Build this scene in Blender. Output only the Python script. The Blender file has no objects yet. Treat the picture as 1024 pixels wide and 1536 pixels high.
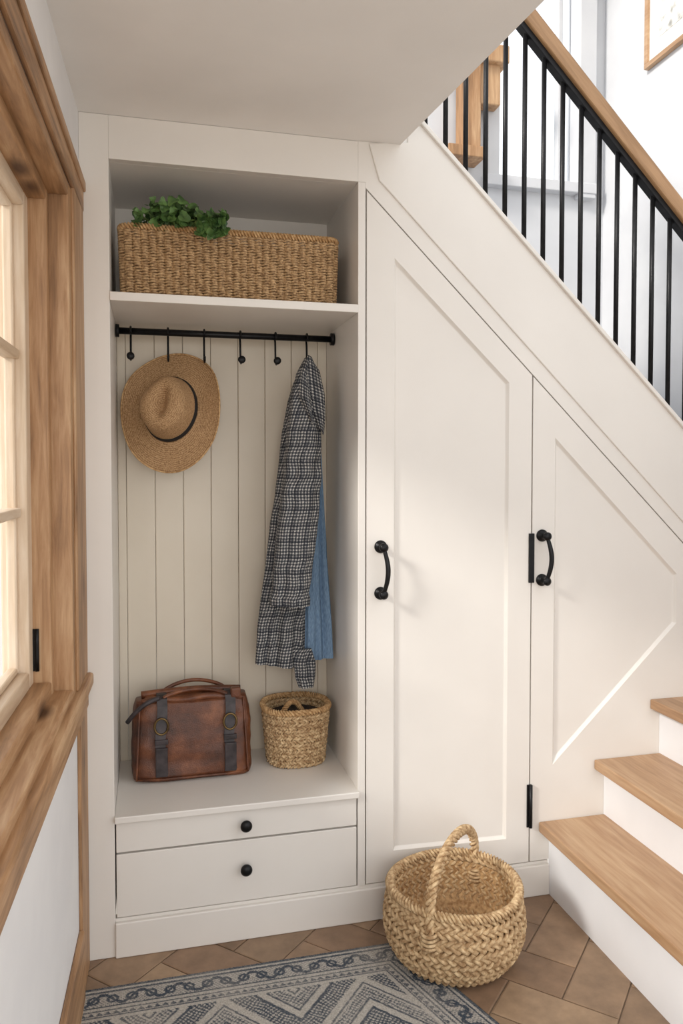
import bpy, bmesh, math, random
import numpy as np
from mathutils import Vector, Matrix, noise
from mathutils.geometry import tessellate_polygon
random.seed(7); rng=np.random.RandomState(7)
S=bpy.context.scene
pi=math.pi
def lin(c):
    return tuple((v/255/12.92 if v/255<=.04045 else ((v/255+.055)/1.055)**2.4) for v in c)+(1,)
# ------------------------------------------------------------------ materials
def newmat(name,rough=.5):
    m=bpy.data.materials.new(name);m.use_nodes=True
    nt=m.node_tree;b=nt.nodes['Principled BSDF'];b.inputs['Roughness'].default_value=rough
    return m,nt,b
def nd(nt,t,**k):
    n=nt.nodes.new(t)
    for a,v in k.items():
        if a in n.inputs: n.inputs[a].default_value=v
        else: setattr(n,a,v)
    return n
def ramp(nt,fac,stops):
    r=nt.nodes.new('ShaderNodeValToRGB');e=r.color_ramp.elements
    e[0].position=stops[0][0];e[0].color=stops[0][1];e[1].position=stops[-1][0];e[1].color=stops[-1][1]
    for p,c in stops[1:-1]:
        q=e.new(p);q.color=c
    nt.links.new(fac,r.inputs[0]);return r
def bump(nt,b,h,st,dist=.002):
    n=nd(nt,'ShaderNodeBump',Strength=st,Distance=dist);nt.links.new(h,n.inputs['Height']);nt.links.new(n.outputs[0],b.inputs['Normal'])
def coords(nt,scale=(1,1,1),kind='Object'):
    t=nt.nodes.new('ShaderNodeTexCoord');mp=nd(nt,'ShaderNodeMapping');mp.inputs['Scale'].default_value=scale
    nt.links.new(t.outputs[kind],mp.inputs[0]);return mp.outputs[0]
def noisy(name,c1,c2,scale=8,rough=.5,bs=.0,stretch=(1,1,1),dist=.002,detail=5,lo=.35,hi=.65,metal=0):
    m,nt,b=newmat(name,rough);v=coords(nt,stretch)
    n=nd(nt,'ShaderNodeTexNoise',Scale=scale,Detail=detail);nt.links.new(v,n.inputs['Vector'])
    r=ramp(nt,n.outputs[0],[(lo,lin(c1)),(hi,lin(c2))]);nt.links.new(r.outputs[0],b.inputs['Base Color'])
    b.inputs['Metallic'].default_value=metal
    if bs: bump(nt,b,n.outputs[0],bs,dist)
    return m
def wood(name,cols,axis=2,scale=6,rough=.5,knots=True,bs=.25):
    m,nt,b=newmat(name,rough)
    s=[9,9,9];s[axis]=.7;v=coords(nt,tuple(s))
    n=nd(nt,'ShaderNodeTexNoise',Scale=scale,Detail=8,Roughness=.62,Distortion=.4);nt.links.new(v,n.inputs['Vector'])
    s2=[2.5,2.5,2.5];s2[axis]=.5;v2=coords(nt,tuple(s2))
    n2=nd(nt,'ShaderNodeTexNoise',Scale=2.2,Detail=3);nt.links.new(v2,n2.inputs['Vector'])
    mx=nd(nt,'ShaderNodeMath',operation='MULTIPLY_ADD');nt.links.new(n2.outputs[0],mx.inputs[0]);mx.inputs[1].default_value=.7;
    sc=nd(nt,'ShaderNodeMath',operation='MULTIPLY_ADD');nt.links.new(n.outputs[0],sc.inputs[0]);sc.inputs[1].default_value=.8;sc.inputs[2].default_value=-.25
    nt.links.new(sc.outputs[0],mx.inputs[2])
    r=ramp(nt,mx.outputs[0],[(.25,lin(cols[0])),(.5,lin(cols[1])),(.75,lin(cols[2]))])
    out=r.outputs[0]
    if knots:
        s3=[6,6,6];s3[axis]=2.6;v3=coords(nt,tuple(s3))
        vo=nd(nt,'ShaderNodeTexVoronoi',Scale=.9);nt.links.new(v3,vo.inputs['Vector'])
        kr=ramp(nt,vo.outputs['Distance'],[(.05,(.16,.10,.07,1)),(.17,(1,1,1,1))])
        mm=nd(nt,'ShaderNodeMix',data_type='RGBA',blend_type='MULTIPLY');mm.inputs[0].default_value=.9
        nt.links.new(out,mm.inputs[6]);nt.links.new(kr.outputs[0],mm.inputs[7]);out=mm.outputs[2]
    nt.links.new(out,b.inputs['Base Color']);bump(nt,b,n.outputs[0],bs,.003)
    return m
M={}
M['cab']=noisy('cabinet_paint',(228,223,216),(232,227,220),3,.38,.03,dist=.001)
M['cabin']=noisy('board_paint',(217,206,188),(223,213,196),3,.45,.03,dist=.001)
M['wall']=noisy('wall_plaster',(228,227,227),(234,233,232),5,.8,.05)
M['wallst']=noisy('stairwell_plaster',(206,208,212),(212,214,217),5,.8,.05)
M['ceil']=noisy('ceiling_plaster',(234,231,227),(239,236,232),4,.9,.05)
M['riser']=noisy('riser_paint',(230,231,234),(235,236,239),4,.4)
M['pineZ']=wood('pine_vertical',[(104,74,48),(170,130,92),(206,172,134)],2)
M['pineY']=wood('pine_along',[(104,74,48),(170,130,92),(206,172,134)],1)
M['palepineZ']=wood('pale_pine_vertical',[(184,156,126),(208,184,156),(224,206,184)],2,knots=False)
M['palepineY']=wood('pale_pine_along',[(184,156,126),(208,184,156),(224,206,184)],1,knots=False)
M['oakY']=wood('oak_tread',[(140,106,76),(174,138,104),(196,164,130)],1,knots=False,rough=.42)
M['oakX']=wood('oak_rail',[(98,72,48),(136,104,72),(160,126,92)],0,knots=False,rough=.45)
M['black']=noisy('black_iron',(16,16,18),(26,26,28),40,.38,.05,metal=.5)
M['straw']=noisy('wicker_straw',(160,120,76),(214,178,130),90,.75,.4,dist=.002)
M['seagrass']=noisy('seagrass_rope',(160,126,88),(220,192,150),70,.8,.5,dist=.002)
M['rattan']=noisy('rattan_weave',(138,106,72),(208,174,130),110,.7,.4,dist=.002,stretch=(1,1,1.6))
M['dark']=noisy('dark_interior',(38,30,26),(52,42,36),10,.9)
M['leafm']=noisy('leaf_green',(48,78,38),(106,142,76),30,.5,.2)
M['stem']=noisy('stem_green',(70,90,40),(90,110,55),30,.6)
# leather
def leather():
    m,nt,b=newmat('brown_leather',.42);v=coords(nt)
    n=nd(nt,'ShaderNodeTexNoise',Scale=9,Detail=7,Roughness=.6);nt.links.new(v,n.inputs['Vector'])
    r=ramp(nt,n.outputs[0],[(.3,lin((48,26,16))),(.5,lin((98,55,33))),(.68,lin((142,88,55)))])
    nt.links.new(r.outputs[0],b.inputs['Base Color'])
    vo=nd(nt,'ShaderNodeTexVoronoi',Scale=260);nt.links.new(v,vo.inputs['Vector'])
    ad=nd(nt,'ShaderNodeMath',operation='MULTIPLY_ADD');nt.links.new(n.outputs[0],ad.inputs[0]);ad.inputs[1].default_value=2;nt.links.new(vo.outputs['Distance'],ad.inputs[2])
    bump(nt,b,ad.outputs[0],.35,.002);return m
M['leather']=leather()
M['strap']=noisy('strap_leather',(34,28,30),(66,58,60),30,.5,.3)
M['band']=noisy('hat_ribbon',(14,14,15),(24,23,24),60,.7,.1)
M['brass']=noisy('antique_brass',(96,78,50),(130,108,72),40,.35,metal=.9)
def mathn(nt,op,a,bv=None,c=None):
    n=nd(nt,'ShaderNodeMath',operation=op)
    for i,x in enumerate((a,bv,c)):
        if x is None: continue
        if isinstance(x,(int,float)): n.inputs[i].default_value=x
        else: nt.links.new(x,n.inputs[i])
    return n.outputs[0]
def tweed():
    m,nt,b=newmat('tweed_check',.95)
    at=nd(nt,'ShaderNodeAttribute',attribute_name='cuv');sp=nd(nt,'ShaderNodeSeparateXYZ');nt.links.new(at.outputs['Vector'],sp.inputs[0])
    def fr(o,k): return mathn(nt,'FRACT',mathn(nt,'MULTIPLY',o,k))
    u,v=sp.outputs[0],sp.outputs[1]
    nw=nd(nt,'ShaderNodeTexNoise',Scale=90,Detail=2);nt.links.new(at.outputs['Vector'],nw.inputs['Vector'])
    wob=mathn(nt,'MULTIPLY',mathn(nt,'SUBTRACT',nw.outputs[0],.5),.004)
    u=mathn(nt,'ADD',u,wob);v=mathn(nt,'ADD',v,wob)
    A=mathn(nt,'GREATER_THAN',fr(u,92),.56);B=mathn(nt,'GREATER_THAN',fr(v,92),.56)
    G=mathn(nt,'GREATER_THAN',fr(u,18.4),.80);H=mathn(nt,'GREATER_THAN',fr(v,18.4),.80)
    s=mathn(nt,'ADD',mathn(nt,'MULTIPLY',A,.32),mathn(nt,'MULTIPLY',B,.32))
    s=mathn(nt,'SUBTRACT',s,mathn(nt,'MULTIPLY',G,.14));s=mathn(nt,'SUBTRACT',s,mathn(nt,'MULTIPLY',H,.14))
    n=nd(nt,'ShaderNodeTexNoise',Scale=420,Detail=2);nt.links.new(at.outputs['Vector'],n.inputs['Vector'])
    s=mathn(nt,'ADD',s,mathn(nt,'MULTIPLY',mathn(nt,'SUBTRACT',n.outputs[0],.44),1.1))
    r=ramp(nt,s,[(.0,lin((34,38,46))),(.4,lin((88,90,95))),(.75,lin((206,202,194)))])
    nt.links.new(r.outputs[0],b.inputs['Base Color']);bump(nt,b,n.outputs[0],.4,.002);return m
M['tweed']=tweed()
def denim():
    m,nt,b=newmat('blue_linen',.95)
    at=nd(nt,'ShaderNodeAttribute',attribute_name='cuv')
    mp=nd(nt,'ShaderNodeMapping');mp.inputs['Scale'].default_value=(300,60,1);nt.links.new(at.outputs['Vector'],mp.inputs[0])
    n=nd(nt,'ShaderNodeTexNoise',Scale=1,Detail=3);nt.links.new(mp.outputs[0],n.inputs['Vector'])
    r=ramp(nt,n.outputs[0],[(.3,lin((98,126,156))),(.7,lin((134,162,190)))])
    nt.links.new(r.outputs[0],b.inputs['Base Color']);bump(nt,b,n.outputs[0],.3,.001);return m
M['denim']=denim()
def vcol(name,rough,bs=.0,nscale=30,nmul=.25):
    m,nt,b=newmat(name,rough)
    at=nd(nt,'ShaderNodeAttribute',attribute_name='Col');v=coords(nt)
    n=nd(nt,'ShaderNodeTexNoise',Scale=nscale,Detail=6,Roughness=.6);nt.links.new(v,n.inputs['Vector'])
    r=ramp(nt,n.outputs[0],[(.3,(1-nmul,)*3+(1,)),(.7,(1+nmul*.3,)*3+(1,))])
    mm=nd(nt,'ShaderNodeMix',data_type='RGBA',blend_type='MULTIPLY');mm.inputs[0].default_value=1
    nt.links.new(at.outputs['Color'],mm.inputs[6]);nt.links.new(r.outputs[0],mm.inputs[7]);nt.links.new(mm.outputs[2],b.inputs['Base Color'])
    if bs: bump(nt,b,n.outputs[0],bs,.002)
    return m
M['tile']=vcol('stone_tile',.5,.25,14,.3)
M['rug']=vcol('rug_pile',1,.5,220,.3)
M['grout']=noisy('grout',(108,90,74),(126,108,90),30,.9)
def strawhat():
    m,nt,b=newmat('hat_straw',.8)
    at=nd(nt,'ShaderNodeAttribute',attribute_name='cuv');sp=nd(nt,'ShaderNodeSeparateXYZ');nt.links.new(at.outputs['Vector'],sp.inputs[0])
    w=mathn(nt,'SINE',mathn(nt,'MULTIPLY',sp.outputs[0],2*pi*180))
    n=nd(nt,'ShaderNodeTexNoise',Scale=260,Detail=3);v=coords(nt);nt.links.new(v,n.inputs['Vector'])
    s=mathn(nt,'ADD',mathn(nt,'MULTIPLY',w,.09),n.outputs[0])
    r=ramp(nt,s,[(.3,lin((132,98,64))),(.52,lin((174,138,98))),(.75,lin((202,168,126)))])
    nt.links.new(r.outputs[0],b.inputs['Base Color']);bump(nt,b,s,.5,.002);return m
M['hat']=strawhat()
def glass():
    m=bpy.data.materials.new('window_glass');m.use_nodes=True;nt=m.node_tree;nt.nodes.remove(nt.nodes['Principled BSDF'])
    t=nd(nt,'ShaderNodeBsdfTransparent');g=nd(nt,'ShaderNodeBsdfGlossy',Roughness=.02);x=nd(nt,'ShaderNodeMixShader');x.inputs[0].default_value=.05
    t.inputs[0].default_value=(.98,.99,1,1)
    nt.links.new(t.outputs[0],x.inputs[1]);nt.links.new(g.outputs[0],x.inputs[2]);nt.links.new(x.outputs[0],nt.nodes['Material Output'].inputs[0]);return m
M['glass']=glass()
M['print']=noisy('botanical_print',(236,234,228),(150,150,146),22,.7,lo=.48,hi=.66)
M['mat']=noisy('picture_mount',(240,238,232),(246,244,238),9,.8)
# ------------------------------------------------------------------ mesh helpers
def empty(name):
    o=bpy.data.objects.new(name,None);S.collection.objects.link(o);o.empty_display_size=.05;return o
def obj(name,verts,faces,mat,parent=None,smooth=False,bev=0,seg=2,cuv=None,col=None,sub=0):
    me=bpy.data.meshes.new(name);me.from_pydata([tuple(v) for v in verts],[],[tuple(f) for f in faces]);me.update()
    if cuv is not None:
        a=me.attributes.new('cuv','FLOAT_VECTOR','POINT');a.data.foreach_set('vector',np.asarray(cuv,dtype=np.float32).ravel())
    if col is not None:
        a=me.color_attributes.new('Col','FLOAT_COLOR','POINT');a.data.foreach_set('color',np.asarray(col,dtype=np.float32).ravel())
    o=bpy.data.objects.new(name,me);S.collection.objects.link(o)
    bm=bmesh.new();bm.from_mesh(me);bmesh.ops.recalc_face_normals(bm,faces=bm.faces);bm.to_mesh(me);bm.free()
    if mat: me.materials.append(M[mat] if isinstance(mat,str) else mat)
    if smooth: me.polygons.foreach_set('use_smooth',[True]*len(me.polygons))
    if bev:
        md=o.modifiers.new('bevel','BEVEL');md.width=bev;md.segments=seg;md.limit_method='ANGLE';md.angle_limit=.6
    if sub:
        md=o.modifiers.new('sub','SUBSURF');md.levels=sub;md.render_levels=sub
    if parent: o.parent=parent
    return o
CF=[(0,1,2,3),(7,6,5,4),(0,4,5,1),(1,5,6,2),(2,6,7,3),(3,7,4,0)]
def boxv(x0,x1,y0,y1,z0,z1): return [(x0,y0,z0),(x1,y0,z0),(x1,y1,z0),(x0,y1,z0),(x0,y0,z1),(x1,y0,z1),(x1,y1,z1),(x0,y1,z1)]
def box(name,x0,x1,y0,y1,z0,z1,mat,parent=None,bev=.002): return obj(name,boxv(x0,x1,y0,y1,z0,z1),CF,mat,parent,bev=bev)
def prism(name,poly,y0,y1,mat,parent=None,bev=0):
    n=len(poly);v=[(x,y0,z) for x,z in poly]+[(x,y1,z) for x,z in poly]
    f=[tuple(range(n)),tuple(range(2*n-1,n-1,-1))]+[(i,(i+1)%n,(i+1)%n+n,i+n) for i in range(n)]
    return obj(name,v,f,mat,parent,bev=bev)
def prismZ(name,poly,z0,z1,mat,parent=None,bev=0):
    n=len(poly);v=[(x,y,z0) for x,y in poly]+[(x,y,z1) for x,y in poly]
    f=[tuple(range(n)),tuple(range(2*n-1,n-1,-1))]+[(i,(i+1)%n,(i+1)%n+n,i+n) for i in range(n)]
    return obj(name,v,f,mat,parent,bev=bev)
def frames(P,closed=False):
    P=np.asarray(P,float);n=len(P)
    if closed: T=np.roll(P,-1,0)-np.roll(P,1,0)
    else: T=np.gradient(P,axis=0)
    T/=np.linalg.norm(T,axis=1)[:,None]+1e-12
    ref=np.array([0,0,1.]) if abs(T[0][2])<.9 else np.array([1.,0,0])
    N=np.zeros_like(P);N[0]=np.cross(T[0],ref);N[0]/=np.linalg.norm(N[0])
    for i in range(1,n):
        v=N[i-1]-T[i]*np.dot(N[i-1],T[i]);N[i]=v/(np.linalg.norm(v)+1e-12)
    return P,T,N,np.cross(T,N)
def tubedata(P,r,k=8,closed=False,fr=None,base=0,caps=True):
    if fr is None: P,T,N,B=frames(P,closed)
    else: P=np.asarray(P,float);N,B=fr
    n=len(P);r=np.broadcast_to(np.asarray(r,float),(n,))
    a=np.arange(k)*2*pi/k
    V=P[:,None,:]+r[:,None,None]*(np.cos(a)[None,:,None]*N[:,None,:]+np.sin(a)[None,:,None]*B[:,None,:])
    V=V.reshape(-1,3);F=[]
    m=n if closed else n-1
    for i in range(m):
        j=(i+1)%n
        for q in range(k):
            F.append((base+i*k+q,base+i*k+(q+1)%k,base+j*k+(q+1)%k,base+j*k+q))
    if not closed and caps:
        F.append(tuple(base+q for q in range(k)));F.append(tuple(base+(n-1)*k+q for q in range(k)))
    return V,F
def multi(name,parts,mat,parent=None,smooth=True):
    Vs=[];Fs=[];b=0
    for V,F in parts:
        Vs.append(np.asarray(V,float));Fs+= [tuple(i+b for i in f) for f in F];b+=len(V)
    return obj(name,np.concatenate(Vs),Fs,mat,parent,smooth=smooth)
def tube(name,P,r,mat,parent=None,k=12,closed=False):
    return multi(name,[tubedata(P,r,k,closed)],mat,parent)
def lathe_data(prof,c,axis='z',k=32):
    V=[];F=[];n=len(prof)
    for r,h in prof:
        for q in range(k):
            a=2*pi*q/k
            if axis=='z': V.append((c[0]+r*math.cos(a),c[1]+r*math.sin(a),c[2]+h))
            elif axis=='y': V.append((c[0]+r*math.cos(a),c[1]-h,c[2]+r*math.sin(a)))
            else: V.append((c[0]+h,c[1]+r*math.cos(a),c[2]+r*math.sin(a)))
    for i in range(n-1):
        for q in range(k): F.append((i*k+q,i*k+(q+1)%k,(i+1)*k+(q+1)%k,(i+1)*k+q))
    F.append(tuple(range(k)));F.append(tuple((n-1)*k+q for q in range(k)))
    return V,F
def twist(P,a,turns,strands,r,closed=True,hand=1,k=6,phase=0,squash=1):
    P,T,N,B=frames(P,closed);n=len(P);out=[]
    if closed:
        B=np.tile(np.array([0,0,1.]),(n,1));N=np.cross(B,T);N/=np.linalg.norm(N,axis=1)[:,None]
    t=np.arange(n)/(n if closed else n-1)
    for s in range(strands):
        ph=hand*2*pi*turns*t+2*pi*s/strands+phase
        Q=P+a*(np.cos(ph)[:,None]*N*squash+np.sin(ph)[:,None]*B)
        out.append(tubedata(Q,r,k,closed,fr=(N,B)))
    return out
def ell(cx,cy,rx,ry,z,n,sq=2.0,rot=0):
    a=np.arange(n)*2*pi/n;c=np.cos(a);s=np.sin(a)
    x=rx*np.sign(c)*np.abs(c)**(2/sq);y=ry*np.sign(s)*np.abs(s)**(2/sq)
    cr,sr=math.cos(rot),math.sin(rot)
    return np.stack([cx+x*cr-y*sr,cy+x*sr+y*cr,np.full(n,z)],1)
def inset(poly,d):
    n=len(poly);A=sum(poly[i][0]*poly[(i+1)%n][1]-poly[(i+1)%n][0]*poly[i][1] for i in range(n));sg=1 if A>0 else -1;L=[]
    for i in range(n):
        p=Vector(poly[i]);q=Vector(poly[(i+1)%n]);e=(q-p).normalized();nn=Vector((-e.y,e.x))*sg;L.append((p+nn*d,e))
    out=[]
    for i in range(n):
        p,e=L[i-1];q,g=L[i];den=e.x*g.y-e.y*g.x;t=((q.x-p.x)*g.y-(q.y-p.y)*g.x)/den;out.append(tuple(p+e*t))
    return out
# ------------------------------------------------------------------ camera
cam=bpy.data.cameras.new('camera');co=bpy.data.objects.new('camera',cam);S.collection.objects.link(co);S.camera=co
co.location=(0.113,-2.398,1.5);co.rotation_euler=(math.radians(90-1.8),0,math.radians(-14))
cam.sensor_fit='VERTICAL';cam.sensor_height=36;cam.lens=36*1150/1536;cam.shift_y=-32/1536;cam.clip_start=.02
# ------------------------------------------------------------------ floor
def floor():
    W=.155;g=.0020;V=[];F=[];C=[]
    base=[lin((158,130,104)),lin((147,119,95)),lin((168,141,113)),lin((153,127,102)),lin((142,115,91))]
    cs,sn=math.cos(math.radians(45)),math.sin(math.radians(45))
    def tile(x0,y0,x1,y1):
        cx,cy=(x0+x1)/2*W,(y0+y1)/2*W
        wx,wy=cx*cs-cy*sn+.9,cx*sn+cy*cs-1.7
        if not(-.5<wx<2.7 and -3.9<wy<.3): return
        c=random.choice(base);k=random.uniform(.9,1.08);c=(c[0]*k,c[1]*k,c[2]*k,1);b=len(V);dz=random.uniform(-.0006,.0006)
        o=.004
        for z,i in ((-.012,g),(-.0015+dz,g),(0+dz,g+o)):
            for px,py in ((x0*W+i,y0*W+i),(x1*W-i,y0*W+i),(x1*W-i,y1*W-i),(x0*W+i,y1*W-i)):
                V.append((px*cs-py*sn+.9,px*sn+py*cs-1.7,z));C.append(c)
        F.append((b+8,b+9,b+10,b+11))
        for l in (0,4):
            for q in range(4): F.append((b+l+q,b+l+(q+1)%4,b+l+4+(q+1)%4,b+l+4+q))
    for i in range(-40,41):
        for j in range(-14,15):
            ox,oy=i+4*j,i
            tile(ox,oy,ox+2,oy+1);tile(ox+2,oy-1,ox+3,oy+1)
    o=obj('floor',V,F,'tile',col=C)
    me=o.data;bm=bmesh.new();bm.from_mesh(me)
    for p,n in (((-.25,0,0),(-1,0,0)),((2.29,0,0),(1,0,0)),((0,-3.5,0),(0,-1,0)),((0,.02,0),(0,1,0))):
        bmesh.ops.bisect_plane(bm,geom=bm.verts[:]+bm.edges[:]+bm.faces[:],plane_co=p,plane_no=n,clear_outer=True)
    k=[bm.verts.new(v) for v in ((-.25,-3.5,-.004),(2.29,-3.5,-.004),(2.29,.02,-.004),(-.25,.02,-.004))]
    fc=bm.faces.new(k);fc.material_index=1;bm.to_mesh(me);bm.free();me.materials.append(M['grout'])
floor()
# ------------------------------------------------------------------ left wall & window (local s,n,z)
ang=math.radians(2.1);ts=(-math.sin(ang),-math.cos(ang));tn=(math.cos(ang),-math.sin(ang))
def LW(s,n,z): return (-.084+ts[0]*s+tn[0]*n,ts[1]*s+tn[1]*n,z)
def lbox(name,s0,s1,n0,n1,z0,z1,mat,parent=None,bev=.003):
    v=[LW(s,n,z) for z in (z0,z1) for s,n in ((s0,n0),(s1,n0),(s1,n1),(s0,n1))]
    return obj(name,v,CF,mat,parent,bev=bev)
WS0,WS1,WZ0,WZ1=.20,1.9,.86,2.24
wl=empty('wall_left')
lbox('wall_below',0,3.4,-.2,0,0,WZ0-.02,'wall',wl,0);lbox('wall_above',0,3.4,-.2,0,WZ1+.02,2.54,'wall',wl,0)
lbox('wall_far',0,WS0-.01,-.2,0,WZ0-.02,WZ1+.02,'wall',wl,0);lbox('wall_near',WS1+.01,3.4,-.2,0,WZ0-.02,WZ1+.02,'wall',wl,0)
box('wall_beyond',-.3,-.022,.031,1.0,0,2.54,'wall',wl,0)
w=empty('window_1')
def rect(nm,s0,s1,z0,z1,t,n0,n1,m1,m2,tz=None):
    tz=tz or t
    lbox(nm+'_far',s0,s0+t,n0,n1,z0,z1,m1,w,.005);lbox(nm+'_near',s1-t,s1,n0,n1,z0,z1,m1,w,.005)
    lbox(nm+'_head',s0+t,s1-t,n0,n1,z1-tz,z1,m2,w,.005);lbox(nm+'_bottom',s0+t,s1-t,n0,n1,z0,z0+tz,m2,w,.005)
lbox('casing_far',.005,.21,0.001,.012,.885,2.33,'pineZ',w,.005)
lbox('casing_near',WS1-.01,WS1+.16,0.001,.012,.885,2.33,'pineZ',w,.005)
lbox('casing_head',.005,WS1+.18,.001,.014,2.245,2.32,'pineY',w,.005)
lbox('casing_cap',.002,WS1+.2,.001,.020,2.305,2.335,'pineY',w,.004)
rect('frame',.205,WS1,.87,2.245,.05,-.06,.004,'pineZ','pineY',.035)
rect('inner_frame',.24,WS1-.03,.90,2.222,.055,-.13,-.045,'pineZ','pineY',.04)
rect('sash',.285,WS1-.07,.93,2.198,.060,-.155,-.09,'palepineZ','palepineY',.05)
rect('sash_bead',.342,WS1-.12,.98,2.155,.016,-.14,-.115,'palepineZ','palepineY')
for i,z in enumerate((1.385,1.78)): lbox('muntin_h%d'%i,.34,WS1-.12,-.142,-.105,z-.012,z+.012,'palepineY',w,.004)
for i,s in enumerate((.80,1.25)): lbox('muntin_v%d'%i,s-.012,s+.012,-.14,-.108,.98,2.14,'palepineZ',w,.004)
lbox('glass',.34,WS1-.12,-.128,-.124,.98,2.14,'glass',w,0)
lbox('sill_board',.0,WS1+.22,-.05,.028,.845,.885,'pineY',w,.008)
lbox('sill_apron',.01,WS1+.2,.001,.014,.785,.845,'pineY',w,.004)
lbox('hinge_plate',.294,.299,-.098,-.078,.97,1.08,'black',w,.001)
Pp=[LW(.298,-.080,.97),LW(.298,-.080,1.08)];tube('hinge_pin',np.linspace(Pp[0],Pp[1],4),.0055,'black',w)
lbox('trim_1',.012,.17,0,.010,0.0,.785,'pineZ')
lbox('baseboard_left',.17,3.4,.0,.016,0,.2,'pineY',bev=.006)
# ------------------------------------------------------------------ front wall / cabinet
cab=empty('built_in_cabinet')
mS=-.975
def dl(x): return 2.39+mS*(x-.79)
def tl(x): return 2.60-.97*(x-.99)
XR=2.29
box('side_column',-.084,0,0,.03,0,2.54,'cab',cab,.0015)
box('header',0,.766,0,.03,2.412,2.54,'cab',cab,.0015)
box('mid_column',.766,.791,0,.5,.117,2.412,'cab',cab,.0015)
box('plinth',0,1.46,.004,.03,0,.117,'cab',cab,.0015)
box('niche_side_left',-.02,0,.03,.47,0,2.54,'cab',cab,0)
box('niche_top',0,.766,.03,.47,2.412,2.43,'cab',cab,0)
for i in range(-1,8):
    x0=max(.0,.03+i*.1);x1=min(.766,.03+(i+1)*.1)
    if x1-x0>.01: box('board_%d'%(i+2),x0+.0005,x1-.0005,.452,.468,.43,2.0,'cabin',cab,.0028)
box('upper_back',0,.766,.452,.468,2.0,2.412,'cab',cab,0)
box('shelf',0.0,.766,-.004,.452,1.995,2.021,'cab',cab,.002)
box('bench_top',0.0,.768,-.016,.452,.417,.438,'cab',cab,.003)
for nm,z0,z1,zk in (('drawer_upper',.322,.413,.372),('drawer_lower',.121,.316,.232)):
    box(nm,.004,.762,0,.4,z0,z1,'cab',cab,.002)
    multi(nm+'_knob',[lathe_data([(.006,0),(.006,.012),(.012,.016),(.0175,.022),(.0185,.029),(.014,.035),(.006,.038)],(.397,-.0,zk),'y')],'black',cab)
prism('stringer',[(.791,2.412),(.791,dl(.791)+.006),(XR,dl(XR)+.006),(XR,tl(XR)-.02),(.93,tl(.93)-.02),(.93,2.54),(.766,2.54),(.766,2.412)],0.0,.04,'cab',cab,0)
prism('stringer_face',[(.86,dl(.86)+.075),(XR,dl(XR)+.075),(XR,tl(XR)),(.93,tl(.93)),(.93,2.55),(.80,2.535),(.835,2.42)],-.006,.06,'cab',cab,.003)
prism('stringer_cap',[(.93,tl(.93)-.006),(XR,tl(XR)-.006),(XR,tl(XR)+.014),(.93,tl(.93)+.014)],-.018,.11,'cab',cab,.003)
box('closet_back',.79,XR,.52,.54,0,1.3,'dark',cab,0)
def door(name,P,Q):
    e=empty(name);Qi=inset(Q,.007);Qj=inset(Qi,.003);V=[];F=[]
    tri=tessellate_polygon([[Vector((x,z,0)) for x,z in P],[Vector((x,z,0)) for x,z in Q]])
    V=[(x,0,z) for x,z in P]+[(x,0,z) for x,z in Q]+[(x,.008,z) for x,z in Qi]+[(x,.010,z) for x,z in Qj]+[(x,.03,z) for x,z in P]
    p,q=len(P),len(Q);F=[tuple(t) for t in tri]
    for b in (p,p+q):
        F+=[(b+i,b+(i+1)%q,b+q+(i+1)%q,b+q+i) for i in range(q)]
    F.append(tuple(range(p+2*q,p+3*q)));o=p+3*q
    F+=[(i,(i+1)%p,o+(i+1)%p,o+i) for i in range(p)];F.append(tuple(range(o,o+p)))
    obj('door_leaf',V,F,'cab',e);return e
d1=door('door_1',[(.795,.122),(1.383,.122),(1.383,dl(1.383)),(.795,dl(.795))],[(.888,.222),(1.298,.212),(1.298,1.785),(.888,2.178)])
d2=door('door_2',[(1.388,.122),(2.2,.122),(2.2,dl(2.2)),(1.388,dl(1.388))],[(1.472,.455),(1.966,.93),(1.966,1.11),(1.472,1.60)])
def handle(par,x,z0,z1,side):
    parts=[lathe_data([(.021,0),(.021,.005),(.014,.008),(.009,.014),(.010,.03),(.014,.036),(.0145,.043),(.008,.048)],(x,0,z),'y',24) for z in (z0,z1)]
    t=np.linspace(0,1,24);P=np.stack([x+side*.012*np.sin(pi*t),-.036-.012*np.sin(pi*t),z0+(z1-z0)*t],1)
    parts.append(tubedata(P,.0062+.002*np.sin(pi*t),12));multi('handle',parts,'black',par)
handle(d1,.842,1.085,1.238,1);handle(d2,1.424,1.108,1.262,1)
box('latch_plate',1.374,1.394,-.006,.0,1.10,1.27,'black',d1,.001)
box('hinge',1.374,1.392,-.005,.0,.245,.395,'black',d1,.001)
tube('hinge_pin',[(1.386,-.008,z) for z in (.245,.3,.395)],.006,'black',d1)
box('wall_front',2.2,XR,0,.03,0,dl(XR),'cab',None,0)
box('baseboard_front',0.0,1.46,-.010,.0038,0,.108,'cab',None,.003)
# ------------------------------------------------------------------ ceiling
prismZ('ceiling',[(-.3,-3.5),(1.2,-3.5),(.905,0),(.905,.0),(-.3,.0)],2.54,2.72,'ceil',None,0)
prismZ('ceiling.001',[(-.3,0),(.93,0),(.93,1.0),(-.3,1.0)],2.55,2.72,'ceil',None,0)
box('ceiling.002',.9,XR+.12,-1.2,1.12,4.7,4.8,'ceil',None,0)
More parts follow.
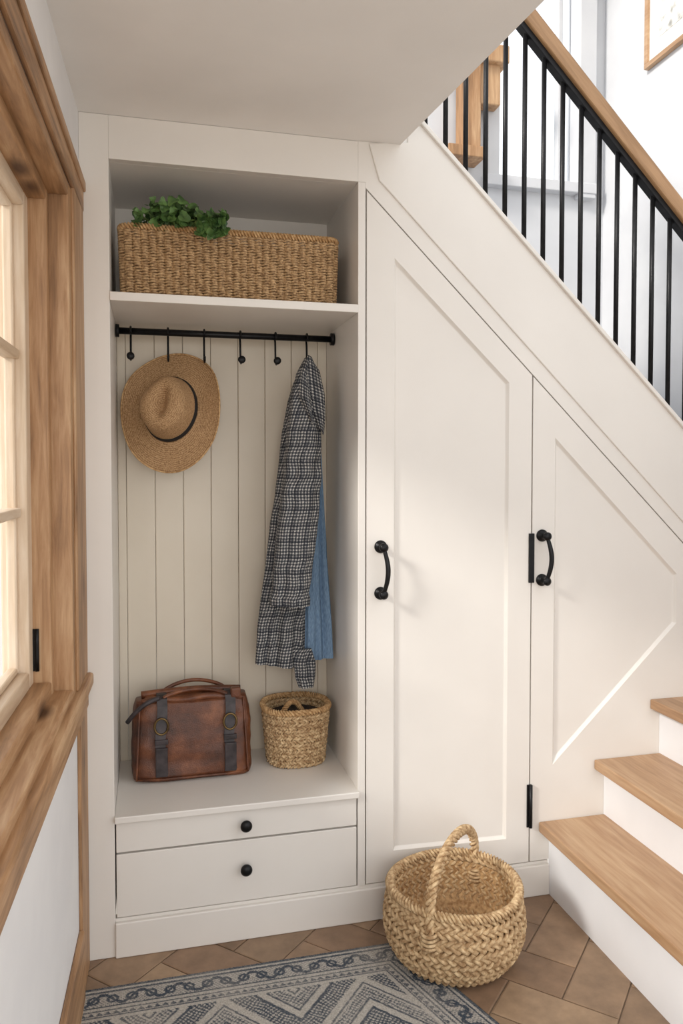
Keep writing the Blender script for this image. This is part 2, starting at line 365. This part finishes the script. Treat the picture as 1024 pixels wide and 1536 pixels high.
# ------------------------------------------------------------------ stairwell
wb=empty('wall_back')
box('wall_low',-.3,XR+.1,1.0,1.12,0,2.86,'wallst',wb,0);box('wall_left_part',-.3,1.69,1.0,1.12,2.86,4.7,'wallst',wb,0)
box('wall_right_part',2.16,XR+.1,1.0,1.12,2.86,4.7,'wallst',wb,0);box('wall_top',1.69,2.16,1.0,1.12,4.3,4.7,'wallst',wb,0)
w2=empty('window_2')
for nm,a in (('jamb_l',(1.66,1.72,.97,1.06,2.84,4.34)),('jamb_r',(2.13,2.22,.955,1.06,2.80,4.34)),('sill',(1.64,2.24,.95,1.06,2.82,2.87)),('head',(1.64,2.24,.96,1.06,4.28,4.36)),('mullion',(2.05,2.075,1.02,1.06,2.87,4.28))):
    box(nm,*a,'wallst',w2,.004)
box('pane',1.72,2.13,1.045,1.049,2.87,4.28,'glass',w2,0)
box('wall_right',XR,XR+.12,-1.2,1.0,0,4.7,'wallst',None,0)
wd=empty('wooden_landing_frame')
box('post',1.50,1.585,.88,.98,2.93,3.62,'pineZ',wd,.006);box('bracket',1.565,1.69,.90,.97,3.16,3.40,'pineZ',wd,.006);box('beam',1.42,1.72,.87,.985,3.34,3.42,'pineZ',wd,.006)
box('shelf_ledge',1.42,1.60,.86,.99,2.90,2.95,'pineZ',wd,.004)
pf=empty('framed_picture')
y0,y1,z0,z1=.30,.655,3.27,3.80;X=XR
for nm,a in (('frame_b',(X-.025,X-.001,y0,y1,z0,z0+.022)),('frame_t',(X-.025,X-.001,y0,y1,z1-.022,z1)),('frame_l',(X-.025,X-.001,y0,y0+.022,z0+.022,z1-.022)),('frame_r',(X-.025,X-.001,y1-.022,y1,z0+.022,z1-.022))): box(nm,*a,'oakY',pf,.002)
box('mount',X-.012,X-.002,y0+.02,y1-.02,z0+.02,z1-.02,'mat',pf,0);box('print',X-.014,X-.012,y0+.09,y1-.09,z0+.1,z1-.1,'print',pf,0)
st=empty('staircase')
zs=[.26,.46,.66,.86];xs=[1.42,1.635,1.86,2.075]
for i,(x,z) in enumerate(zip(xs,zs)):
    xn=xs[i+1]+.065 if i<3 else XR-.002
    box('tread_%d'%i,x,xn,-1.05,-.001,z-.036,z,'oakY',st,.005)
    zb=0 if i==0 else zs[i-1]-.01
    box('riser_%d'%i,x+.04,x+.06,-1.03,-.001,zb,z-.035,'riser',st,0)
    box('carcass_%d'%i,x+.06,XR-.002,-1.03,-1.01,zb,z-.035,'riser',st,0)
poly=[(XR-.002,tl(XR)-.30)]
n=8
for i in range(n):
    xa=XR-.002-i*.17;xb=xa-.17;z=tl(xa)-.06;poly+= [(xa,z),(xb,z)]
poly+=[(xb,tl(xb)-.38)]
prism('upper_flight',poly,.06,.99,'riser',cab,0)
# ------------------------------------------------------------------ balustrade
ba=empty('stair_balustrade')
parts=[]
x=.936
def railz(x): return 2.955-1.0*(x-1.385)
while x<2.27:
    z0_=tl(x)+.012;z1_=railz(x)+.02
    parts.append(tubedata([(x,.045,z0_),(x,.045,(z0_+z1_)/2),(x,.045,z1_)],.0085,12))
    x+=.0725
multi('balusters',parts,'black',ba)
def sloped(name,x0,x1,y0,y1,h0,h1,mat):
    L=(x1-x0)*math.sqrt(2);o=obj(name,boxv(0,L,y0,y1,h0/math.sqrt(2),h1/math.sqrt(2)),CF,mat,ba,bev=.006 if mat!='black' else .002)
    o.location=(x0,0,railz(x0));o.rotation_euler=(0,math.radians(45),0);return o
sloped('handrail_flat',.80,2.27,.028,.062,0.005,.033,'black')
sloped('handrail',.80,2.28,.012,.078,.033,.105,'oakX')
# ------------------------------------------------------------------ coat rail
cr=empty('coat_rail')
parts=[tubedata([(.012,.33,1.962),(.4,.33,1.962),(.755,.33,1.962)],.0115,16)]
for xx in (.002,.752): parts.append(lathe_data([(.022,0),(.022,.012)],(xx,.33,1.962),'x',24))
multi('rail',parts,'black',cr)
hx=[.052,.176,.299,.425,.550,.664]
for i,x in enumerate(hx):
    P=[(x,.33+.015*math.cos(a),1.962+.015*math.sin(a)) for a in np.linspace(pi*1.15,-.35*pi,16)]
    P+=[(x,.333,1.935),(x,.330,1.90),(x,.329,1.878),(x,.322,1.866),(x,.310,1.862),(x,.299,1.868),(x,.294,1.880)]
    pr=[tubedata(P,.0036,8)]
    if i not in (1,2,5): pr.append(lathe_data([(.004,-.002),(.010,.0),(.013,.006),(.013,.014),(.009,.018)],(x,.296,1.872),'y',20))
    multi('hook_%d'%i,pr,'black',cr)
# ------------------------------------------------------------------ hat
def hat():
    e=empty('straw_hat');A=120
    ax,az=.092,.112
    prof=[]
    for t in np.linspace(0,1,18): prof.append(('b',.176+(ax-.176)*t,.214+(az-.214)*t,.010*t**3,t))
    H=.105
    for t in np.linspace(.06,1,16):
        k=1-.17*t**1.2-.10*max(0,(t-.8)/.2)**2
        prof.append(('s',ax*k,az*k,.010+H*t,t))
    for t in np.linspace(.06,1,18): prof.append(('t',ax*.73*(1-t),az*.73*(1-t),.115+.008*math.sin(min(1,t*3)*pi/2),t))
    V=[];C=[];d=0;prev=None
    for kind,rx,rz,h,t in prof:
        if prev: d+=math.hypot(rx-prev[0],h-prev[1])
        prev=(rx,h)
        for q in range(A):
            a=2*pi*q/A;x=rx*math.cos(a);z=rz*math.sin(a);hh=h
            if kind=='b':
                hh+=(.024*math.cos(2*a)+.010*math.sin(3*a+.6)+.005*math.sin(5*a))*(1-t)
            else:
                k=max(0,min(1,(h-.03)/.085));up=max(0,z)/az
                x*=1-.42*k*up**1.2
                hh+=-.020*k*up
                hh+=.006*k*(-min(0,z)/az)
                if kind=='t': hh-=.034*math.exp(-(x/.019)**2)*math.exp(-((z+.005)/.06)**2)*min(1,t*1.6+.05)
            V.append((x,-hh,z));C.append((d,a*.1,0))
    n=len(prof);F=[]
    for i in range(n-1):
        for q in range(A): F.append((i*A+q,i*A+(q+1)%A,(i+1)*A+(q+1)%A,(i+1)*A+q))
    o=obj('hat_body',V,F,'hat',e,smooth=True,cuv=C)
    md=o.modifiers.new('s','SOLIDIFY');md.thickness=.003;md.offset=-1
    V=[];F=[]
    for h,k2 in ((.011,1.02),(.014,1.035),(.030,1.03),(.032,1.008)):
        t=(h-.010)/H;k=1-.17*t**1.2
        for q in range(A):
            a=2*pi*q/A;V.append((ax*k*k2*math.cos(a),-h,az*k*k2*math.sin(a)))
    for i in range(3):
        for q in range(A): F.append((i*A+q,i*A+(q+1)%A,(i+1)*A+(q+1)%A,(i+1)*A+q))
    obj('hat_band',V,F,'band',e,smooth=True)
    parts=[tubedata([(.176*math.cos(a)*1.0,-(.024*math.cos(2*a)+.010*math.sin(3*a+.6)+.005*math.sin(5*a)),.214*math.sin(a)) for a in np.arange(A)*2*pi/A],.003,6,True)]
    multi('brim_edge',parts,'straw',e)
    e.location=(.188,.315,1.693);e.rotation_euler=(math.radians(-12),math.radians(3),math.radians(-21))
hat()
# ------------------------------------------------------------------ clothes
def cloth(name,tab,Y0,hd,folds,mat,parent,N=140,Mz=180,seed=0,hem=0,lean=0,crease=0):
    tab=sorted(tab,key=lambda r:-r[0]);zt=np.array([r[0] for r in tab]);xl=np.array([r[1] for r in tab]);xr=np.array([r[2] for r in tab])
    V=[];C=[];r=random.Random(seed);ph=[r.uniform(0,6.28) for _ in range(8)]
    for i in range(Mz):
        t=i/(Mz-1);z=zt[0]+(zt[-1]-zt[0])*t
        a=np.interp(-z,-zt,xl);b=np.interp(-z,-zt,xr);mid=(a+b)/2;hw=(b-a)/2
        D=np.interp(t,[0,.08,.3,1],[hd*.35,hd*.8,hd,hd*1.08]);row=[]
        for q in range(N):
            th=2*pi*q/N;c,s=math.cos(th),math.sin(th)
            amp=folds*(.45+.75*t)
            f=math.sin(5*th+ph[0]+1.5*t)+.6*math.sin(9*th+ph[1]-2.2*t)+.4*math.sin(14*th+ph[2]+3*t)+.8*math.sin(3*th+7*t+ph[3])
            wr=crease*(math.sin(44*t+5*c+ph[4])*math.exp(-((t-.48)/.13)**2)+.7*math.sin(30*t-7*c+ph[5])*math.exp(-((t-.12)/.1)**2)+.5*math.sin(52*t+6*c)*math.exp(-((t-.88)/.1)**2))
            sc=abs(s)**.8*(1 if s>0 else -1)
            x=mid+hw*c+amp*.22*f*c+wr*.5*c;y=Y0+D*sc+(amp*f+wr)*s
            row.append((x,y+lean*t,z+hem*(x-mid)*t**6))
        L=0
        for q,p in enumerate(row):
            if q: L+=math.dist(p[:2],row[q-1][:2])
            C.append((L,p[2],0))
        V+=row
    F=[]
    for i in range(Mz-1):
        for q in range(N): F.append((i*N+q,i*N+(q+1)%N,(i+1)*N+(q+1)%N,(i+1)*N+q))
    F.append(tuple(range(N)))
    return obj(name,V,F,mat,parent,smooth=True,cuv=C)
tw=empty('tweed_coat')
cloth('coat_body',[(1.80,.612,.672),(1.73,.590,.682),(1.615,.568,.686),(1.5,.556,.688),(1.385,.540,.686),(1.27,.520,.672),(1.156,.507,.658),(1.03,.490,.650),(.927,.479,.648),(.79,.472,.648)],.31,.045,.009,'tweed',tw,seed=3,hem=-.12,crease=.002)
cloth('sleeve',[(1.875,.634,.656),(1.85,.620,.668),(1.82,.603,.680),(1.76,.588,.686),(1.68,.577,.690),(1.615,.569,.690),(1.5,.560,.690),(1.385,.548,.684),(1.27,.534,.674),(1.156,.524,.658),(1.06,.516,.646),(1.045,.512,.650),(1.02,.511,.648)],.215,.045,.004,'tweed',tw,seed=8,hem=-.05,crease=.005)
def strip(name,pts):
    Vc=[];Cc=[];n=40
    zz=np.linspace(0,1,n);P=np.array([[np.interp(t,[p[0] for p in pts],[p[k] for p in pts]) for k in (1,2,3,4)] for t in zz])
    for i in range(n):
        xl_,xr_,y,z=P[i]
        for q in range(14):
            u=q/13;Vc.append((xl_+(xr_-xl_)*u,y-.016*math.sin(pi*u)-.006*math.sin(6*zz[i]+4*u),z-.02*u));Cc.append((u*.05+.3,z,0))
    Fc=[(i*14+q,i*14+q+1,(i+1)*14+q+1,(i+1)*14+q) for i in range(n-1) for q in range(13)]
    o=obj(name,Vc,Fc,'tweed',tw,smooth=True,cuv=Cc);md=o.modifiers.new('s','SOLIDIFY');md.thickness=.005
strip('collar',[(0,.640,.662,.205,1.885),(.15,.632,.682,.190,1.85),(.5,.636,.694,.176,1.77),(.8,.648,.697,.174,1.69),(1,.672,.694,.180,1.63)])
strip('lapel',[(0,.634,.648,.200,1.875),(.3,.612,.640,.180,1.82),(.7,.606,.645,.170,1.74),(1,.640,.655,.174,1.66)])
cloth('coat_tail',[(.85,.600,.668),(.80,.604,.682),(.75,.610,.682),(.712,.622,.676)],.27,.016,.004,'tweed',tw,N=60,Mz=30,seed=5)
bl=empty('blue_linen_shirt')
cloth('shirt_body',[(1.80,.64,.674),(1.7,.66,.697),(1.615,.66,.709),(1.5,.655,.7155),(1.385,.655,.722),(1.27,.650,.729),(1.156,.645,.734),(1.04,.641,.742),(.927,.641,.751),(.80,.636,.757)],.315,.022,.008,'denim',bl,seed=11,hem=.10,crease=.001)
# ------------------------------------------------------------------ rug
def rug():
    X0,X1,Y1,Y0=-.078,1.42,-.145,-1.35;h=.0026
    nx=int((X1-X0)/h);ny=int((Y1-Y0)/h)
    xs_=np.linspace(X0,X1,nx);ys=np.linspace(Y1,Y0,ny);XX,YY=np.meshgrid(xs_,ys)
    v=Y1-YY;right=.865+.36*v
    e=right-XX
    cream=np.array(lin((192,186,176))[:3]);blue=np.array(lin((54,66,80))[:3]);mid=np.array(lin((132,136,138))[:3])
    rn=rng.rand(ny,nx)
    d=np.minimum(v,np.where(e>0,e*.94,9));along=np.where(v<e*.94,XX,-YY*1.06)
    k=np.zeros((ny,nx))
    def band(a,b): return (d>=a)&(d<b)
    k=np.where(band(0,.010),.85,k);k=np.where(band(.010,.018),.1,k);k=np.where(band(.018,.024),.9,k)
    p=.105;f=(along/p)%1;c=(d-.0525)/.026
    wave=np.abs(c-.75*np.sin(2*pi*f));ros=np.hypot((f-.5)*p/.026,c)
    dots=(np.sin(along*2*pi/.0105)*np.sin(d*2*pi/.0105))
    sc=np.where((wave<.24)|((ros<.66)&(ros>.34))|(ros<.18)|((np.abs(np.hypot(((f+.5)%1-.5)*p/.026,c)-.5)<.15)),.95,np.where(dots>.2,.65,.12))
    k=np.where(band(.026,.080),sc,k);k=np.where(band(.080,.086),.9,k);k=np.where(band(.086,.094),.1,k)
    k=np.where(band(.094,.100),.75,k)
    f2=(along/.022)%1;k=np.where(band(.102,.116),np.where(np.abs(f2-.5)*2<(d-.102)/.014,.8,.15),k);k=np.where(band(.118,.123),.8,k)
    P=.40;fx=((XX-.30)/P+.5)%1-.5;fy=((v-.36)/.44+.5)%1-.5;D=np.abs(fx)*2+np.abs(fy)*2
    D=D%1.0
    sp=.5+.5*np.sin(XX*2*pi/.014+1.3*np.sin(v*90))*np.sin(v*2*pi/.014+1.3*np.sin(XX*80))
    fld=np.full((ny,nx),.06)
    fld=np.where(D<.42,np.where(sp>.42,.92,.15),fld);fld=np.where((D>.42)&(D<.47),.95,fld);fld=np.where((D>.60)&(D<.645),.85,fld)
    fld=np.where((D>.66)&(D<.86),np.where(sp>.48,.78,.10),fld);fld=np.where((D>.9)&(D<.94),.8,fld);fld=np.where(D<.08,.05,fld)
    k=np.where(d>=.123,np.where(d<.135,.06,fld),k)
    k=np.clip(k+(rn-.5)*.42,0,1)
    fade=np.array([[noise.noise(Vector((x*6,y*6,0))) for x in xs_[::12]] for y in ys[::12]])
    fade=np.kron(fade,np.ones((12,12)))[:ny,:nx];k*=np.clip(1.0+.45*fade,.6,1.05);k=np.clip(k,0,1)
    col=cream[None,None]*(1-k[...,None])+blue[None,None]*k[...,None]
    col=np.concatenate([col,np.ones((ny,nx,1))],2)
    Z=.006+.0012*rn
    V=np.stack([XX,YY,Z],2).reshape(-1,3);ins=(e>0)
    idx=np.arange(nx*ny).reshape(ny,nx)
    ok=ins[:-1,:-1]&ins[:-1,1:]&ins[1:,:-1]&ins[1:,1:]
    F=np.stack([idx[:-1,:-1],idx[:-1,1:],idx[1:,1:],idx[1:,:-1]],2)[ok]
    used=np.unique(F);rem=np.zeros(nx*ny,int)-1;rem[used]=np.arange(len(used));F=rem[F]
    V=V[used];Cc=col.reshape(-1,4)[used]
    nb=len(V)
    ext=[(X0,Y1),(.865,Y1),(.865+.36*(Y1-Y0),Y0),(X0,Y0)]
    V=np.concatenate([V,np.array([(a,b,z) for z in (.0012,.0064) for a,b in ext])]);Cc=np.concatenate([Cc,np.tile(np.array([*mid,1.]),(8,1))])
    F=[tuple(int(i) for i in f) for f in F]+[tuple(nb+i for i in f) for f in ((0,1,5,4),(1,2,6,5),(2,3,7,6),(3,0,4,7),(0,1,2,3))]
    obj('area_rug',V,F,'rug',col=Cc)
rug()
# ------------------------------------------------------------------ floor basket
def floor_basket():
    e=empty('seagrass_basket');cx,cy=1.008,-.235;parts=[]
    prof=[(.0,.150),(.025,.174),(.055,.194),(.09,.205),(.125,.207),(.16,.203),(.20,.195)]
    pz=[p[0] for p in prof];pr=[p[1] for p in prof]
    rows=12
    for i in range(rows):
        z=.018+i*.0166;r=np.interp(z,pz,pr)
        a=np.arange(280)*2*pi/280
        P=ell(cx,cy,r,r*.97,z,280);P[:,2]+=.004*np.sin(2*a+.5)*(i/rows)
        parts+=twist(P,.0062,26,2,.0074,True,1 if i%2 else -1,6,phase=i*.9)
    for i in range(9):
        r=.015+i*.0165
        parts+=twist(ell(cx,cy,r,r*.97,.020,max(40,int(r*1400))),.005,max(3,int(r*130)),2,.007,True,1,5)
    multi('basket_body',parts,'seagrass',e)
    RZ=.217
    P=ell(cx,cy,.197,.191,RZ,300);a=np.arange(300)*2*pi/300;P[:,2]+=.006*np.sin(2*a+.5)
    multi('rim',twist(P,.0075,34,3,.0072,True,1,6),'seagrass',e)
    V=[];F=[];k=64
    for z,r in ((.012,.14),(.03,.165),(.09,.197),(.125,.199),(.195,.188)):
        for q in range(k): V.append((cx+r*math.cos(2*pi*q/k),cy+r*.97*math.sin(2*pi*q/k),z))
    for i in range(4):
        for q in range(k): F.append((i*k+q,i*k+(q+1)%k,(i+1)*k+(q+1)%k,(i+1)*k+q))
    F.append(tuple(range(k)));obj('lining',V,F,'straw',e,smooth=True)
    dv=np.array([.66,.75]);dv/=np.linalg.norm(dv);t=np.linspace(-.12,1.12,160);Ph=[]
    for q in t:
        a=pi*q
        if q<0 or q>1:
            s=-1 if q<0 else 1;k_=(-q if q<0 else q-1);rad=.200+.09*k_;z=RZ-.75*k_
            Ph.append((cx+dv[0]*rad*s,cy+dv[1]*rad*.97*s,z))
        else:
            Ph.append((cx-dv[0]*.200*math.cos(a),cy-dv[1]*.194*math.cos(a),RZ+.142*math.sin(a)**.8))
    multi('handle',twist(np.array(Ph),.0080,11,3,.0078,False,1,7),'seagrass',e)
    for s in (-1,1):
        c=(cx+dv[0]*.208*s,cy+dv[1]*.201*s)
        pr_=[]
        for j in range(4): pr_.append(tubedata(ell(c[0],c[1],.021,.021,.135+j*.012,20),.005,6,True))
        multi('handle_wrap_%d'%(s+1),pr_,'seagrass',e)
    e.location.z=.004
floor_basket()
# ------------------------------------------------------------------ shelf basket
def shelf_basket():
    e=empty('wicker_storage_basket');cx,cy,w,d=.374,.225,.334,.135;z0=2.024;parts=[]
    def rr(hw,hd,rad,z,n=420):
        L=2*(2*hw+2*hd-4*rad)+2*pi*rad;pts=[]
        segs=[(2*(hw-rad),'b'),(pi/2*rad,'c1'),(2*(hd-rad),'r'),(pi/2*rad,'c2'),(2*(hw-rad),'t'),(pi/2*rad,'c3'),(2*(hd-rad),'l'),(pi/2*rad,'c4')]
        for i in range(n):
            s=i/n*L
            for ln,k in segs:
                if s<=ln: break
                s-=ln
            a=s/rad if k[0]=='c' else 0
            if k=='b': p=(-hw+rad+s,-hd)
            elif k=='c1': p=(hw-rad+rad*math.sin(a),-hd+rad-rad*math.cos(a))
            elif k=='r': p=(hw,-hd+rad+s)
            elif k=='c2': p=(hw-rad+rad*math.cos(a),hd-rad+rad*math.sin(a))
            elif k=='t': p=(hw-rad-s,hd)
            elif k=='c3': p=(-hw+rad-rad*math.sin(a),hd-rad+rad*math.cos(a))
            elif k=='l': p=(-hw,hd-rad-s)
            else: p=(-hw+rad-rad*math.cos(a),-hd+rad-rad*math.sin(a))
            pts.append((cx+p[0],cy+p[1],z))
        return np.array(pts)
    rows=26;n=900
    for i in range(rows):
        z=z0+.004+i*.0081;g=1+.02*i/rows
        P=rr(w*g,d*g,.03,z,n);_,T,_,_=frames(P,True);N=np.cross(T,[0,0,1.])
        s=np.arange(n)/n;off=.011*np.abs(np.sin(pi*78*s))**.55
        Q=P+N*off[:,None]+np.array([0,0,1.])*(.0012*np.sin(2*pi*39*s+i))[:,None]
        B=np.tile([0,0,1.],(n,1));parts.append(tubedata(Q,.0042,6,True,fr=(N,B)))
    multi('weave',parts,'rattan',e)
    P=rr(w*1.03,d*1.045,.035,z0+.220,520)
    multi('rim',twist(P,.0065,62,3,.0062,True,1,6),'straw',e)
    box('core',cx-w+.006,cx+w-.006,cy-d+.006,cy+d-.006,z0,z0+.19,'dark',e,.02)
shelf_basket()
# ------------------------------------------------------------------ jute basket on bench
def jute():
    e=empty('jute_basket');cx,cy=.618,.318;parts=[]
    for i in range(15):
        z=.447+i*.0126;r=.098+.016*(i/14);n=220
        P=ell(cx,cy,r,r*.95,z,n,2.5)
        a=np.arange(n)*2*pi/n;rad=1+.02*np.sin(22*a+pi*(i%2));P[:,0]=cx+(P[:,0]-cx)*rad;P[:,1]=cy+(P[:,1]-cy)*rad
        parts+=twist(P,.0036,30,2,.0052,True,1 if i%2 else -1,6,phase=i)
    multi('body',parts,'seagrass',e)
    multi('rim',twist(ell(cx,cy,.117,.111,.640,220,2.5),.006,22,3,.006,True,1,6),'straw',e)
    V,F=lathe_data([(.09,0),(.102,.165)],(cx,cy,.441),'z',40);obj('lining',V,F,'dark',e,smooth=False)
    t=np.linspace(0,1,60);P=np.stack([cx-.06+.085*t,cy-.04+.02*t,.612+.045*np.sin(pi*t)],1)
    multi('loop_handle',twist(P,.005,6,3,.0055,False),'straw',e)
jute()
# ------------------------------------------------------------------ leather bag
def bag():
    e=empty('leather_satchel');cx,cy=.247,.30;z0=.4385;V=[];N=120;Mz=50
    prof=[]
    for i in range(Mz+1):
        t=i/Mz;z=z0+.262*t
        rnd=min(1,(t/.08))**.5 if t<.08 else 1
        hw=(.204-.004*t-.012*max(0,t-.8)/.2)*(.955+.045*rnd)
        hd=(.088-.040*t**1.6)*(.85+.15*rnd)
        prof.append((z,hw,hd))
    for z,hw,hd in prof:
        for q in range(N):
            a=2*pi*q/N;c,s=math.cos(a),math.sin(a);t=(z-z0)/.262
            x=hw*math.copysign(abs(c)**.28,c);y=hd*math.copysign(abs(s)**.42,s)
            nz=noise.noise(Vector((x*9,y*9,z*9)))*.008+.005*noise.noise(Vector((x*25,y*20,z*25)))
            y+=nz*(1 if s>0 else -1)*min(1,abs(s)*1.5);x+=nz*.8*c
            V.append((cx+x,cy+y,z-.006*t*math.cos(x*9)))
    F=[(i*N+q,i*N+(q+1)%N,(i+1)*N+(q+1)%N,(i+1)*N+q) for i in range(Mz) for q in range(N)]+[tuple(range(N)),tuple(Mz*N+q for q in range(N))]
    obj('bag_body',V,F,'leather',e,smooth=True)
    def fy(z):
        t=min(1,max(0,(z-z0)/.262));return cy-(.088-.040*t**1.6)-.004
    P=[(cx-.188,fy(.46)+.012,.452),(cx-.1,fy(.455),.452),(cx+.1,fy(.455),.452),(cx+.188,fy(.46)+.012,.452)]
    tube('bottom_welt',P,.004,'leather',e)
    tube('top_roll_front',[(cx-.17+.34*t,cy-.038+.004*math.sin(9*t),.700+.006*math.sin(pi*t)+.004*math.sin(12*t)) for t in np.linspace(0,1,30)],.011,'leather',e)
    tube('top_roll_back',[(cx-.17+.34*t,cy+.012,.712+.008*math.sin(pi*t)) for t in np.linspace(0,1,30)],.013,'leather',e)
    box('top_flap',cx-.16,cx+.165,cy-.035,cy+.03,.690,.712,'leather',e,.009)
    for sx in (-1,1):
        tube('side_welt_%d'%(sx+1),[(cx+sx*(.186-.012*t),fy(z0+.262*t)+.010,z0+.012+.245*t) for t in np.linspace(0,1,14)],.0035,'leather',e)
    for j,xx in enumerate((.143,.372)):
        zz=[.470,.50,.54,.58,.62,.66,.69,.712,.722,.718];yy=[fy(z)-.005 for z in zz[:7]]+[cy-.05,cy-.025,cy+.02]
        Vs=[];hw=.017
        for z,y in zip(zz,yy):
            dx=.004*math.sin(z*30)
            for sx,dy in ((-hw,0),(hw,0),(hw,-.005),(-hw,-.005)): Vs.append((xx+dx+sx,y+dy,z))
        Fs=[(i*4+q,i*4+(q+1)%4,(i+1)*4+(q+1)%4,(i+1)*4+q) for i in range(len(zz)-1) for q in range(4)]+[(0,1,2,3),tuple(len(Vs)-4+q for q in range(4))]
        obj('strap_%d'%j,Vs,Fs,'strap',e,bev=.0015)
        zz=.628;a=np.linspace(0,2*pi,28,endpoint=False)
        P=np.stack([xx+.022*np.cos(a),np.full(28,fy(zz)-.015),zz+.027*np.sin(a)],1);tube('ring_%d'%j,P,.0038,'brass',e,8,True)
        box('keeper_%d'%j,xx-.022,xx+.022,fy(.575)-.014,fy(.575)-.002,.568,.585,'strap',e,.002)
        box('lower_tab_%d'%j,xx-.020,xx+.020,fy(.50)-.013,fy(.50)-.004,.462,.56,'strap',e,.003)
    for j,(yy,h) in enumerate(((cy-.045,.016),(cy+.03,.028))):
        t=np.linspace(0,1,40);P=np.stack([.15+.215*t,yy+.03*np.sin(pi*t),.712+h*np.sin(pi*t)**.6],1);tube('handle_%d'%j,P,.0065,'leather',e,10)
    t=np.linspace(0,1,24);P=np.stack([cx-.11-.105*t,cy-.05-.02*np.sin(pi*t),.715-.075*t**2.2],1)
    tube('loose_strap',P,.008,'strap',e,8)
    box('side_buckle',cx+.13,cx+.165,cy-.06,cy-.03,.70,.735,'leather',e,.006)
bag()
# ------------------------------------------------------------------ plant
def plant():
    e=empty('trailing_green_plant');V=[];F=[];st_=[]
    R=random.Random(4)
    for i in range(310):
        x=R.gauss(0,.075);x=max(-.12,min(.145,x))
        top=.078*(1-(abs(x)/.17)**2)+.012*math.sin(x*70)
        y=R.uniform(-.12,.03);z=2.255+R.uniform(-.01,max(.015,top))
        if R.random()<.18: y=-.158+R.uniform(-.008,.004);z=2.262+R.uniform(-.05,.02);x=R.uniform(.06,.145)
        c=Vector((.200+x,.175+y,z))
        s=R.uniform(.010,.020)
        nrm=Vector((R.gauss(0,.6),R.gauss(-.6,.5),R.gauss(.6,.5))).normalized()
        t1=nrm.orthogonal().normalized();t1=(Matrix.Rotation(R.uniform(0,6.28),3,nrm)@t1);t2=nrm.cross(t1)
        b=len(V);V.append(tuple(c+nrm*-.002))
        K=12
        for q in range(K):
            a=2*pi*q/K;r=s*(1+.24*math.cos(3*a))
            V.append(tuple(c+t1*r*math.cos(a)*1.1+t2*r*math.sin(a)+nrm*(.003*math.cos(2*a))))
        for q in range(K): F.append((b,b+1+q,b+1+(q+1)%K))
        if i%3==0:
            root=Vector((.200+x*.4,.15,2.222));st_.append(tubedata([tuple(root),tuple((root+c)/2+Vector((0,0,.02))),tuple(c)],.0012,5))
    obj('leaves',V,F,'leafm',e,smooth=False);multi('stems',st_,'stem',e)
plant()
# ------------------------------------------------------------------ lights
wd_=bpy.data.worlds.new('world');S.world=wd_;wd_.use_nodes=True
nt=wd_.node_tree;bg=nt.nodes['Background'];bg.inputs[1].default_value=1.66
tc=nt.nodes.new('ShaderNodeTexCoord');sp=nt.nodes.new('ShaderNodeSeparateXYZ');nt.links.new(tc.outputs['Generated'],sp.inputs[0])
mr=nd(nt,'ShaderNodeMath',operation='MULTIPLY_ADD');nt.links.new(sp.outputs[2],mr.inputs[0]);mr.inputs[1].default_value=.5;mr.inputs[2].default_value=.5
rp=ramp(nt,mr.outputs[0],[(.44,(.56,.53,.49,1)),(.52,(.98,.98,.98,1)),(.9,(.94,.96,1,1))]);nt.links.new(rp.outputs[0],bg.inputs[0])
def area(name,loc,rot,sx,sy,p,c=(1,1,1)):
    l=bpy.data.lights.new(name,'AREA');l.shape='RECTANGLE';l.size=sx;l.size_y=sy;l.energy=p;l.color=c
    o=bpy.data.objects.new(name,l);S.collection.objects.link(o);o.location=loc;o.rotation_euler=[math.radians(a) for a in rot];return o
area('added_fill_behind_camera',(-.1,-3.3,1.6),(90,0,-12),1.4,1.4,21,(1,.95,.89))  # added soft fill lamp behind the camera; no window is modelled there
sl=bpy.data.lights.new('sun','SUN');sl.energy=2.9;sl.angle=math.radians(10);sl.color=(1,.94,.86)
so=bpy.data.objects.new('sun',sl);S.collection.objects.link(so)
so.rotation_euler=Vector((1.0,.42,-.62)).to_track_quat('-Z','Y').to_euler()
S.view_settings.view_transform='Standard';S.view_settings.look='None';S.view_settings.exposure=0
